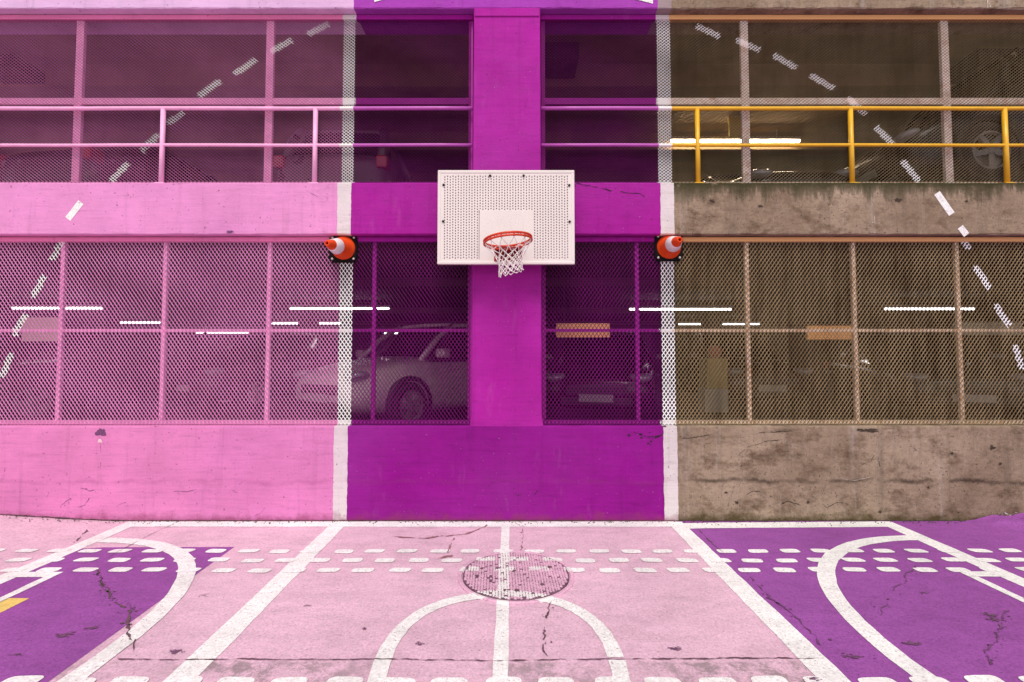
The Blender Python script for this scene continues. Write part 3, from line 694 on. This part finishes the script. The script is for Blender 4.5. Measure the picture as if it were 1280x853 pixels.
# ------------------------------------------------------------------ two traffic cones bolted on sideways
m = NB('orange_cone_plastic'); co_ = m.mul((.80, .068, .006), m.rng(m.noise(9, 5, .7, m.loc()), .3, .7, .82, 1.05))
co_ = m.mix(m.rng(m.noise(26, 5, .75, m.loc()), .56, .70, 0, .55), co_, (.22, .035, .02))
M_orange = m.done(co_, m.rng(m.noise(20, 4, .6, m.loc()), .3, .7, .45, .7), m.bump(m.noise(60, 3, .5, m.loc()), .08, .003), 0, .3)
M_collar = simple('white_reflective_collar', (.80, .74, .74), .35, 0, .06, 20, .5)
M_rubber = simple('black_rubber', (.008, .007, .007), .8, 0, .3, 9, .1)
M_boltl = simple('zinc_bolt', (.62, .58, .54), .4, .5, .1, 20)
def cone(bc, tip, label):
    Y = WM-.014; B = at(*bc, Y); ln = .40; T = at(*tip, Y-ln)
    t = thing('traffic_cone', label, 'traffic cone', B, 0, 'cones bolted sideways to the white strips')
    hs_ = .161
    bm = bmesh.new(); bmesh.ops.create_cube(bm, size=1)
    for q in bm.verts: q.co = (q.co.x*2*hs_, q.co.y*.03-.005, q.co.z*2*hs_)
    bmesh.ops.bevel(bm, geom=[e for e in bm.edges if abs((e.verts[0].co-e.verts[1].co).y) > .01], offset=.035, segments=4, affect='EDGES')
    bmesh.ops.bevel(bm, geom=[e for e in bm.edges if all(v_.co.y < -.01 for v_ in e.verts)], offset=.006, segments=2, affect='EDGES')
    me = bpy.data.meshes.new('m'); bm.to_mesh(me); bm.free(); obj('base', me, M_rubber, t)
    d = Vector(T-B).normalized(); Mx = d.to_track_quat('Z', 'Y').to_matrix().to_4x4()
    Mx = Matrix.Translation((0, -.014, 0)) @ Mx
    L = (T-B).length; r0, r1 = .128, .029
    rz = lambda z: r0+(r1-r0)*(z/L)
    mb = MB(); mb.lathe([(r0+.012, -.02), (r0+.010, .008), (r0, .022)] + [(rz(z*L), z*L) for z in (.1, .3, .5, .7, .9, .985)] + [(r1-.004, L), (r1-.012, L-.002), (r1-.012, L-.05)], 40, Mx)
    obj('cone_body', mb.mesh(True), M_orange, t)
    mb = MB(); mb.lathe([(rz(.40*L)+.0005, .40*L), (rz(.41*L)+.003, .41*L), (rz(.70*L)+.003, .70*L), (rz(.71*L)+.0005, .71*L)], 40, Mx)
    obj('collar', mb.mesh(True), M_collar, t)
    for sx in (-1, 1):
        for sz in (-1, 1):
            mb = MB(); mb.lathe([(.001, .010), (.010, .008), (.014, .002), (.014, -.004)], 10, Matrix.Translation((sx*.123, -.020, sz*.123)) @ Matrix.Rotation(R(90), 4, 'X'))
            obj('bolt', mb.mesh(True), M_boltl, t)
cone((429.5, 311), (409, 304.5), 'orange traffic cone bolted sideways between the pink and purple mesh')
cone((835.5, 309.5), (849.5, 300), 'orange traffic cone bolted sideways between the purple and bare mesh')

# ------------------------------------------------------------------ fluorescent lights
M_tube = emit('lit_tube', (1, .95, .94), 5.5)
M_tubew = emit('warm_lit_tube', (1, .82, .58), 24.0)
M_hous = simple('lamp_housing', (.55, .52, .48), .5, 0, .1, 8)
def lamp(px0, px1, py, label, Y, n=2, st=None):
    A, B = at(px0, py, Y), at(px1, py, Y); cx, L = (A.x+B.x)/2, B.x-A.x
    t = thing('ceiling_light', label, 'light', (cx, Y, A.z), 0, 'tube lights inside the garage')
    ceil = ZC1 if A.z < 3.3 else ZC2
    mb = MB(); mb.box(-L/2, L/2, -.05, .05, .028, .085, .01)
    for x in (-L*.32, L*.32): mb.box(x-.01, x+.01, -.01, .01, .085, max(.09, ceil-A.z-.002))
    obj('housing', mb.mesh(), M_hous, t)
    for k in range(n):
        a, b = -L/2+L*k/n+.012, -L/2+L*(k+1)/n-.012
        mb = MB(); mb.tube([(a, 0, 0), (b, 0, 0)], .020, 10); obj('tube', mb.mesh(True), st or M_tube, t)
lamp(14, 128, 385.5, 'long tube light in front of the pale sign, behind the farthest pink mesh panel', 11.6)
lamp(115, 200, 403.5, 'shorter tube light, second of the pink bay, just above the mesh crossbar', 16.4)
lamp(245, 310, 416.3, 'smallest tube light of the pink bay, just under the mesh crossbar', 21.5)
lamp(362, 487, 386, 'long tube light crossing behind the white strip between pink and purple', 11.9)
lamp(338, 425, 404.5, 'tube light ending at the white strip, below the long one', 16.6)
lamp(465, 541, 416.8, 'tube light above the roof of the white car', 20.8)
lamp(786, 915, 387, 'long tube light crossing behind the white strip between purple and bare mesh', 12.0)
lamp(848, 950, 405.5, 'tube light behind bare mesh just above its crossbar', 16.8)
lamp(926, 948, 423.5, 'tiny distant tube light below the crossbar behind bare mesh', 24.5, 1)
lamp(1105, 1219, 386.5, 'bluish tube light alone behind the bare mesh far from the pillar', 11.5)
lamp(838, 1000, 177, 'brightest tube light, on the upper floor behind the yellow railing', 9.62, 2, M_tubew)

# ------------------------------------------------------------------ hanging signs
M_sign = simple('orange_sign_face', (.85, .42, .14), .5, 0, .08, 4)
M_signl = simple('pale_sign_face', (.55, .42, .36), .5, 0, .08, 4)
M_signy = simple('yellow_sign_face', (.70, .52, .08), .5, 0, .1, 5)
def sign(p0, p1, Y, label, mat, ceil):
    A, B = at(*p0, Y), at(*p1, Y); cx = (A.x+B.x)/2
    t = thing('hanging_sign', label, 'sign', (cx, Y, B.z)); hw, h_ = (B.x-A.x)/2, A.z-B.z
    mb = MB(); mb.box(-hw, hw, -.02, .02, 0, h_, .004); obj('panel', mb.mesh(), mat, t)
    for x in (-hw*.7, hw*.7):
        mb = MB(); mb.tube([(x, 0, h_-.002), (x, 0, ceil-B.z)], .0035, 6); obj('hanger', mb.mesh(), M_black, t)
sign((695, 404.5), (762, 422), 5.85, 'orange clearance bar hanging behind the purple mesh', M_sign, ZC1)
sign((1008, 407.5), (1066, 424.5), 5.85, 'orange clearance bar hanging behind the bare mesh', M_sign, ZC1)
sign((30, 397), (76, 427), 5.95, 'pale pinkish sign hanging behind the farthest pink mesh panel', M_signl, ZC1)
sign((1190, 403), (1276, 419), 6.6, 'dull greenish board hanging behind the bare mesh far from the pillar', simple('green_board', (.30, .29, .20), .6), ZC1)
sign((911, 146), (932, 171), 9.1, 'yellow angled sign under the upper floor beam behind the bare mesh', M_signy, ZC2-.4)
# pay machine seen through the bare mesh
A, B = at(883, 448, 8.6), at(910, 486, 8.6); cx = (A.x+B.x)/2
t = thing('pay_machine', 'yellowish pay machine with a round red top behind the bare mesh', 'machine', (cx, 8.6, ZF1))
mb = MB(); mb.box(-.19, .19, 0, .35, B.z-ZF1, A.z-ZF1, .02); obj('cabinet', mb.mesh(), simple('mustard_paint', (.40, .28, .07), .55), t)
mb = MB(); mb.box(-.22, .20, .02, .33, 0, B.z-ZF1-.004, .015); obj('plinth', mb.mesh(), simple('pale_grey_paint', (.42, .38, .33), .6), t)
mb = MB(); mb.lathe([(.001, .03), (.12, .03), (.125, 0), (.12, -.03), (.001, -.03)], 24, Matrix.Translation((0, .1, A.z-ZF1+.11)) @ Matrix.Rotation(R(90), 4, 'X')); obj('round_sign', mb.mesh(), simple('dull_red', (.30, .04, .02), .5), t)

# ------------------------------------------------------------------ parked cars
M_glass = simple('car_glass', (.012, .014, .016), .08, 0, .1, 3, .8)
M_tyre = simple('tyre', (.018, .017, .017), .8, 0, .2, 20)
M_rimm = simple('alloy_rim', (.22, .21, .20), .4, .4, .1, 10)
M_head = simple('headlight_lens', (.34, .34, .36), .1, .3, .1, 30, .9)
M_tail = simple('tail_light_lens', (.42, .012, .02), .2, 0, .1, 30, .8)
M_trim = simple('black_trim', (.012, .012, .012), .5, 0, .2, 10)
M_plate = simple('plate_white', (.3, .28, .27), .5, 0, .05, 20)
def loft(stations, flat=.55):
    v = []; f = []; m_ = 0
    for x, zb, zt, hw, tuck in stations:
        half = [(0, zt+.015), (hw*.55, zt+.008), (hw*.86, zt-.03), (hw*.97, zt-.10), (hw, zb+(zt-zb)*.5), (hw*.985, zb+.12), (hw*tuck, zb), (0, zb)]
        ring = half + [(-y, z) for y, z in half[-2:0:-1]]; m_ = len(ring)
        v += [(x, y, z) for y, z in ring]
    n = len(stations)
    for i in range(n-1):
        for k in range(m_): f.append((i*m_+k, i*m_+(k+1) % m_, (i+1)*m_+(k+1) % m_, (i+1)*m_+k))
    f += [tuple(range(m_))[::-1], tuple((n-1)*m_+k for k in range(m_))]
    return mesh(v, f, True)
BODY = {
 'sedan': dict(L=4.5, st=[(2.25,.40,.60,.60,.9),(2.17,.26,.70,.74,.9),(1.95,.20,.79,.83,.9),(1.5,.18,.87,.87,.92),(.95,.18,.95,.885,.92),(0,.18,.95,.89,.92),(-1.0,.18,.97,.89,.92),(-1.6,.19,.99,.87,.92),(-2.05,.26,.97,.82,.9),(-2.22,.36,.86,.72,.9)],
               gl=(.98,-1.72,.15,-1.05,1.45,.86,.60), ax=(1.38,-1.35), tr=.32, belt=.93),
 'hatch': dict(L=4.2, st=[(2.1,.38,.62,.60,.9),(2.02,.25,.74,.74,.9),(1.8,.2,.84,.83,.9),(1.3,.18,.93,.87,.92),(.9,.18,.99,.885,.92),(0,.18,1.0,.89,.92),(-1.0,.18,1.02,.89,.92),(-1.7,.19,1.02,.86,.92),(-2.0,.28,.98,.80,.9),(-2.1,.38,.86,.72,.9)],
               gl=(.98,-1.95,.2,-1.55,1.53,.86,.62), ax=(1.28,-1.28), tr=.32, belt=.97),
 'suv': dict(L=4.6, st=[(2.3,.48,.80,.66,.9),(2.22,.34,.94,.80,.9),(2.0,.28,1.02,.88,.9),(1.4,.26,1.08,.92,.92),(.95,.26,1.13,.93,.92),(0,.26,1.13,.935,.92),(-1.2,.26,1.14,.93,.92),(-1.9,.28,1.14,.91,.92),(-2.2,.34,1.08,.86,.9),(-2.3,.44,.98,.78,.9)],
             gl=(1.02,-2.12,.35,-1.85,1.64,.90,.68), ax=(1.42,-1.40), tr=.38, belt=1.1),
 'van': dict(L=4.9, st=[(2.45,.42,.85,.72,.9),(2.38,.30,1.0,.85,.9),(2.2,.24,1.10,.92,.9),(1.8,.22,1.18,.95,.92),(1.4,.22,1.24,.96,.92),(0,.22,1.25,.96,.92),(-1.5,.22,1.25,.96,.92),(-2.2,.24,1.25,.95,.92),(-2.4,.30,1.22,.92,.9),(-2.45,.40,1.1,.86,.9)],
             gl=(1.72,-2.38,1.05,-2.25,1.95,.92,.80), ax=(1.5,-1.5), tr=.36, belt=1.2)}
def car(kind, label, x, y, z, heading, paint, rough=.3, group='cars parked inside the garage', pitch=0):
    c = BODY[kind]; t = thing('parked_car' if kind != 'van' else 'parked_van', label, 'car' if kind != 'van' else 'van', (x, y, z), heading, group)
    t.rotation_euler = (0, pitch, heading)
    mp = simple('car_paint', paint, rough, .15, .04, 2, .6)
    bo = obj('body', loft(c['st']), mp, t); md = bo.modifiers.new('s', 'SUBSURF'); md.levels = md.render_levels = 1
    x0, x1, r0, r1, zr, hb, hr = c['gl']; zb = c['belt']
    def frustum(xa, xb, ra, rb, z0, z1, h0, h1, n=6):
        v = []; f = []
        for i in range(n+1):
            u = i/n; e = u**.85
            A, B, hw, z_ = xa+(ra-xa)*e, xb+(rb-xb)*e, h0+(h1-h0)*u**1.3, z0+(z1-z0)*u
            v += [(A, hw*.80, z_), (A-.10, hw*.97, z_), ((A+B)/2, hw, z_), (B+.10, hw*.95, z_), (B, hw*.78, z_), (B, -hw*.78, z_), (B+.10, -hw*.95, z_), ((A+B)/2, -hw, z_), (A-.10, -hw*.97, z_), (A, -hw*.80, z_)]
        for i in range(n):
            for k in range(10): f.append((i*10+k, i*10+(k+1) % 10, (i+1)*10+(k+1) % 10, (i+1)*10+k))
        f.append(tuple(n*10+k for k in range(10)))
        return mesh(v, f, False)
    obj('windows', frustum(x0, x1, r0, r1, zb-.06, zr-.03, hb*.98, hr), M_glass, t)
    n = 9; v = []; f = []
    for i in range(n+1):
        u = i/n; xx = r0+.03+(r1-.03-r0-.03)*u; cr = .035*math.sin(math.pi*u)
        for w_ in (-1, -.8, 0, .8, 1): v.append((xx, w_*(hr+.012), zr-.045+cr+(.030 if abs(w_) < 1 else 0)+(.014 if w_ == 0 else 0)))
    for i in range(n):
        for k in range(4): f.append((i*5+k, i*5+k+1, (i+1)*5+k+1, (i+1)*5+k))
    ro = obj('roof', mesh(v, f, True), mp, t); md = ro.modifiers.new('s', 'SOLIDIFY'); md.thickness = .05
    for sy in (-1, 1):
        for (bx, tx) in ((x0+.0, r0+.02), ((x0+x1)/2-.08, (r0+r1)/2-.05), (x1+.03, r1+.0)):
            mb = MB(); yb, yt = sy*hb*.965, sy*(hr+.002)
            wd = .045 if bx != x0 else .04
            if bx == x0: yb = sy*hb*.83
            if bx == x1+.03: yb = sy*hb*.80; wd = .08
            mb.tube([(bx, yb, zb-.05), ((bx+tx)/2, (yb+yt)/2+sy*.018, (zb+zr)/2+.01), (tx, yt, zr-.035)], wd, 6); obj('pillar', mb.mesh(True), mp, t)
        L2 = c['L']/2; f0 = c['st'][2]
        mb = MB(); zh = f0[2]-.12
        bm = bmesh.new(); bmesh.ops.create_uvsphere(bm, u_segments=14, v_segments=8, radius=1)
        for q in bm.verts: q.co = (L2-.16+q.co.x*.17, sy*f0[3]*.74+q.co.y*.17, zh+q.co.z*.075 + .03*(abs(q.co.y)))
        me = bpy.data.meshes.new('m'); bm.to_mesh(me); bm.free(); me.polygons.foreach_set('use_smooth', [True]*len(me.polygons)); obj('headlight', me, M_head, t)
        r_ = c['st'][-2]
        mb = MB(); mb.box(-L2+.0, -L2+.22, sy*r_[3]-.16*(sy > 0), sy*r_[3]+.16*(sy < 0), r_[2]-.24, r_[2]-.06, .03); obj('tail_light', mb.mesh(), M_tail, t)
        mb = MB(); ym = sy*(hb+.09); mb.box(x0-.30, x0-.16, ym-.09, ym+.09, zb-.0, zb+.13, .03); obj('mirror', mb.mesh(), mp, t)
        for ax in c['ax']:
            tr = c['tr']; hw = max(s_[3] for s_ in c['st'])
            MW = Matrix.Translation((ax, sy*(hw-.10), tr)) @ Matrix.Rotation(R(-90*sy), 4, 'X')
            mb = MB(); mb.lathe([(.05, -.09), (tr-.03, -.10), (tr, -.06), (tr, .07), (tr-.03, .108), (tr*.66, .108), (tr*.64, .09)], 28, MW); wh = obj('wheel', mb.mesh(True), M_tyre, t)
            mb = MB(); mb.lathe([(tr*.65, .113), (tr*.60, .115), (tr*.57, .06), (.03, .05)], 28, MW)
            for k in range(5):
                a = 2*math.pi*k/5; ca, sa = math.cos(a), math.sin(a)
                P = lambda r_, w_, z_: MW @ Vector((r_*ca-w_*sa, r_*sa+w_*ca, z_))
                mb.add([P(.02,-.04,.112), P(.02,.04,.112), P(tr*.6,.028,.112), P(tr*.6,-.028,.112), P(.02,-.04,.07), P(.02,.04,.07), P(tr*.6,.028,.07), P(tr*.6,-.028,.07)], [(0,1,2,3), (0,4,5,1), (1,5,6,2), (2,6,7,3), (3,7,4,0)])
            mb.lathe([(.001, .118), (.045, .116), (.05, .09)], 14, MW); obj('rim', mb.mesh(), M_rimm, wh)
            MA = Matrix.Translation((ax, sy*(hw+.004), tr+.02)) @ Matrix.Rotation(R(-90*sy), 4, 'X')
            mb = MB(); mb.lathe([(tr*.9, -.14), (tr+.065, -.06), (tr+.06, .0), (tr*.98, .0)], 28, MA); obj('wheel_arch', mb.mesh(True), M_trim, t)
    L2 = c['L']/2; s1 = c['st'][1]
    mb = MB(); mb.box(L2-.14, L2+.012, -.42, .42, s1[2]-.26, s1[2]-.13, .02); mb.box(L2-.14, L2+.010, -.5, .5, s1[1]+.03, s1[1]+.14, .02); obj('grille', mb.mesh(), M_trim, t)
    mb = MB(); mb.box(L2+.0125, L2+.022, -.24, .24, s1[2]-.36, s1[2]-.25, .004); obj('number_plate', mb.mesh(), M_plate, t)
    return t
hd = lambda dx, dy: math.atan2(dy, dx)
car('hatch', 'pearly white car parked at an angle behind the purple mesh beside the pillar', -1.30, 8.05, ZF1, hd(-.60, -.80), (.58, .48, .47), .3)
car('sedan', 'dark car facing out behind the purple mesh on the hanging bar side of the pillar', 1.75, 9.0, ZF1, hd(-.25, -.97), (.03, .012, .016), .2)
car('hatch', 'dull dark red car deep inside behind the middle of the pink mesh', -5.3, 10.6, ZF1, hd(-.3, -.95), (.12, .05, .05), .2)
car('sedan', 'dark car with a bright roof edge behind the pink mesh under the pale sign', -7.0, 8.6, ZF1, hd(-.5, -.86), (.05, .03, .04), .15)
car('hatch', 'dark brown car facing out behind the bare mesh under the orange bar', 4.7, 10.6, ZF1, hd(-.05, -1), (.06, .03, .025), .25)
car('sedan', 'dark green grey car behind the bare mesh farthest from the pillar', 7.3, 8.9, ZF1, hd(-.35, -.93), (.035, .04, .035), .18)
car('suv', 'black car climbing the ramp behind the bare upper mesh, alloy wheel in view', 7.55, 6.93, ZF2+.003+RS*2.5, math.pi, (.010, .010, .011), .25, 'cars on the upper floor', math.atan(RS))
car('sedan', 'dark car on the upper floor with a shining headlight behind the yellow railing', 4.15, 8.85, ZF2, -math.pi/2, (.02, .018, .018), .15, 'cars on the upper floor')
car('sedan', 'dark car with red tail lights behind the farthest upper pink mesh panel', -6.15, 8.6, ZF2, hd(.12, 1), (.03, .025, .03), .25, 'cars on the upper floor')
car('hatch', 'dull car with red tail lights behind the upper mesh beside the white strip', -2.55, 8.7, ZF2, hd(.0, 1), (.09, .05, .06), .3, 'cars on the upper floor')

# ------------------------------------------------------------------ wear on the walls, rubble and dirt
def wcrack(pts, w, mat, par, jit=.008): crack([(at(px, py, W).x, at(px, py, W).z) for px, py in pts], w*.8, mat, par, W, jit)
for pts, w in (([(76, 633), (88, 622), (92, 628)], .014), ([(98, 634), (106, 631), (112, 622)], .016), ([(57, 622), (66, 613)], .010), ([(100, 610), (112, 614), (128, 612)], .014),
               ([(216, 614), (232, 615), (246, 613)], .010), ([(148, 632), (158, 628)], .012), ([(289, 613), (297, 616)], .008), ([(312, 648), (326, 641), (332, 634)], .006), ([(125.5, 545), (126, 572), (125.5, 600)], .005)):
    wcrack(pts, w, M_crackp, wall)
M_crackb = simple('crack_brown', (.05, .032, .022), .9, 0, .4, 30)
for pts, w in (([(934, 619), (940, 614), (954, 614), (966, 622)], .013), ([(976, 631), (984, 627), (1002, 633)], .016), ([(1026, 630), (1034, 636), (1046, 628), (1058, 629)], .014), ([(1068, 573), (1078, 580), (1088, 577), (1095, 568)], .012),
               ([(922, 570), (932, 560), (956, 552), (975, 550)], .012), ([(850, 548), (875, 546), (890, 543)], .02), ([(948, 541), (975, 540), (1005, 539)], .016), ([(1100, 588), (1098, 572), (1104, 560)], .010),
               ([(1140, 560), (1150, 566)], .01), ([(1200, 600), (1230, 602)], .012)):
    wcrack(pts, w, M_crackb, wall)
wcrack([(1042, 597), (1068, 601), (1088, 596)], .010, simple('pale_scratch', (.5, .40, .36), .8), wall, .003)
M_crackd = simple('crack_deep', (.05, .008, .04), .9, 0, .3, 30)
for pts, w in (([(792, 541), (806, 546), (829, 545)], .045), ([(800, 545), (818, 547), (829, 543)], .035), ([(643, 617), (650, 619), (654, 616)], .010), ([(667, 620), (672, 612)], .012)): wcrack(pts, w, M_crackd, wall)
wcrack([(720, 229), (745, 234), (770, 240), (800, 242), (812, 251)], .018, M_crackd, beam, .006)
wcrack([(376, 235), (396, 246), (412, 247)], .006, M_crackp, beam, .005)
wcrack([(967, 272), (967.5, 292)], .012, simple('lime_run', (.62, .55, .52), .8), beam, .001); wcrack([(1093, 270), (1093.5, 292)], .012, simple('lime_run', (.62, .55, .52), .8), beam, .001)
wcrack([(1234, -8), (1234.5, 11)], .018, simple('lime_run', (.62, .55, .52), .8), roofb, .001)
def spall(px, py, rx, rz, mat, par, n=26):
    c = at(px, py, W); ph_ = random.uniform(0, 50); k_ = lambda i: .72+.55*mnoise.noise((1.6*math.cos(2*math.pi*i/n), 1.6*math.sin(2*math.pi*i/n), ph_))+random.uniform(-.16, .16)
    v = [(c.x+rx*math.cos(2*math.pi*i/n)*k_(i), W-.003, c.z+rz*math.sin(2*math.pi*i/n)*k_(i)) for i in range(n)]
    obj('spalled_spot', mesh(v, [tuple(range(n))]), mat, par)
spall(126.5, 540, .075, .055, M_crackp, wall); spall(125, 552, .03, .03, simple('bare_filler', (.75, .50, .56), .8), wall)
spall(1087, 538.5, .13, .03, M_crackb, wall); spall(1076, 537.5, .06, .02, M_crackb, wall); spall(288, 290, .06, .02, M_crackp, beam)
for px, py, r_ in ((907, 616, .018), (921, 628, .02), (1010, 628, .02), (1190, 567, .02), (1160, 610, .015), (1250, 580, .02), (890, 252, .03), (950, 258, .025), (1122, 250, .035), (1208, 252, .02), (1100, 640, .02), (1240, 560, .03)):
    spall(px, py, r_*1.3, r_, M_crackb, wall if py > 400 else beam)
# dirt along the foot of the wall
mb = MB()
x = -8.9
while x < 8.9:
    L = random.uniform(.05, .16); d0 = random.choice((.002, .004, .010))*random.uniform(.3, 1.6)*(3.0 if 1.9 < x < 3 else 1)
    z = gz(x, 5.39)+.0072
    mb.add([(x, 5.41, z), (x, 5.395-d0, z), (x+L*.5, 5.392-d0*random.uniform(.6, 1.4), z), (x+L, 5.395-d0, z), (x+L, 5.41, z), (x+L*.5, 5.402, z+.003)], [(0, 1, 2, 5), (5, 2, 3, 4)]); x += L*random.uniform(.5, 1.0)
for _ in range(520):
    x = random.uniform(-6.3, 6.5); y = 5.38-abs(random.gauss(0, .05)); r_ = random.uniform(.003, .010); z = gz(x, y)+.006
    mb.add([(x-r_, y, z), (x, y-r_, z), (x+r_, y, z), (x, y+r_, z), (x, y, z+r_)], [(0, 1, 4), (1, 2, 4), (2, 3, 4), (3, 0, 4)])
dirt = obj('dirt', mb.mesh(), simple('wall_foot_dirt', (.07, .05, .035), .9, 0, .5, 20), None, kind='stuff'); dirt['label'] = 'dark dirt and grit along the foot of the wall'
# lump of purple painted asphalt with litter in the corner under the bare wall
nx, ny = 44, 22; v = []; f = []
for j in range(ny+1):
    for i in range(nx+1):
        x = 4.95+2.6*i/nx; y = 4.98+.415*j/ny
        hgt = .10*ss(4.98, 5.7, x+.25*mnoise.noise((x*3, y*3, 1)))*ss(4.99, 5.30, y)*(1+.5*mnoise.noise((x*4, y*9, 3)))*(1-.8*ss(7.2, 7.55, x))
        v.append((x, y, .0045+max(0, hgt)+.006*mnoise.noise((x*22, y*22, 0))*(hgt > .01)-(.004 if j == 0 or i in (0, nx) else 0)))
for j in range(ny):
    for i in range(nx): f.append((j*(nx+1)+i, j*(nx+1)+i+1, (j+1)*(nx+1)+i+1, (j+1)*(nx+1)+i))
lump = obj('asphalt_lump', mesh(v, f, True), G_purple, None); lump['label'] = 'low lump of asphalt painted purple against the foot of the bare wall'; lump['category'] = 'asphalt lump'
mb = MB(); mb2 = MB()
for k in range(150):
    x = random.gauss(6.05, .35); y = random.uniform(5.24, 5.385); z = .07+random.uniform(0, .05); r_ = random.uniform(.008, .028); a = random.uniform(0, 3.14); tl = random.uniform(-.6, .6)
    c, s_ = math.cos(a)*r_, math.sin(a)*r_
    (mb if k % 5 else mb2).add([(x-c, y-s_*.6, z-tl*r_), (x+s_*.5, y-c*.4, z), (x+c, y+s_*.6, z+tl*r_), (x-s_*.5, y+c*.4, z+.004), (x, y, z+.008)], [(0, 1, 4), (1, 2, 4), (2, 3, 4), (3, 0, 4)])
d = obj('litter', mb.mesh(), simple('dead_leaves', (.05, .018, .05), .7, 0, .5, 30), None, kind='stuff'); d['label'] = 'dark dead leaves and scraps on the purple asphalt lump'
d = obj('litter', mb2.mesh(), simple('pale_scraps', (.55, .45, .58), .5, 0, .4, 30), None, kind='stuff'); d['label'] = 'pale paper scraps among the dead leaves on the purple asphalt lump'
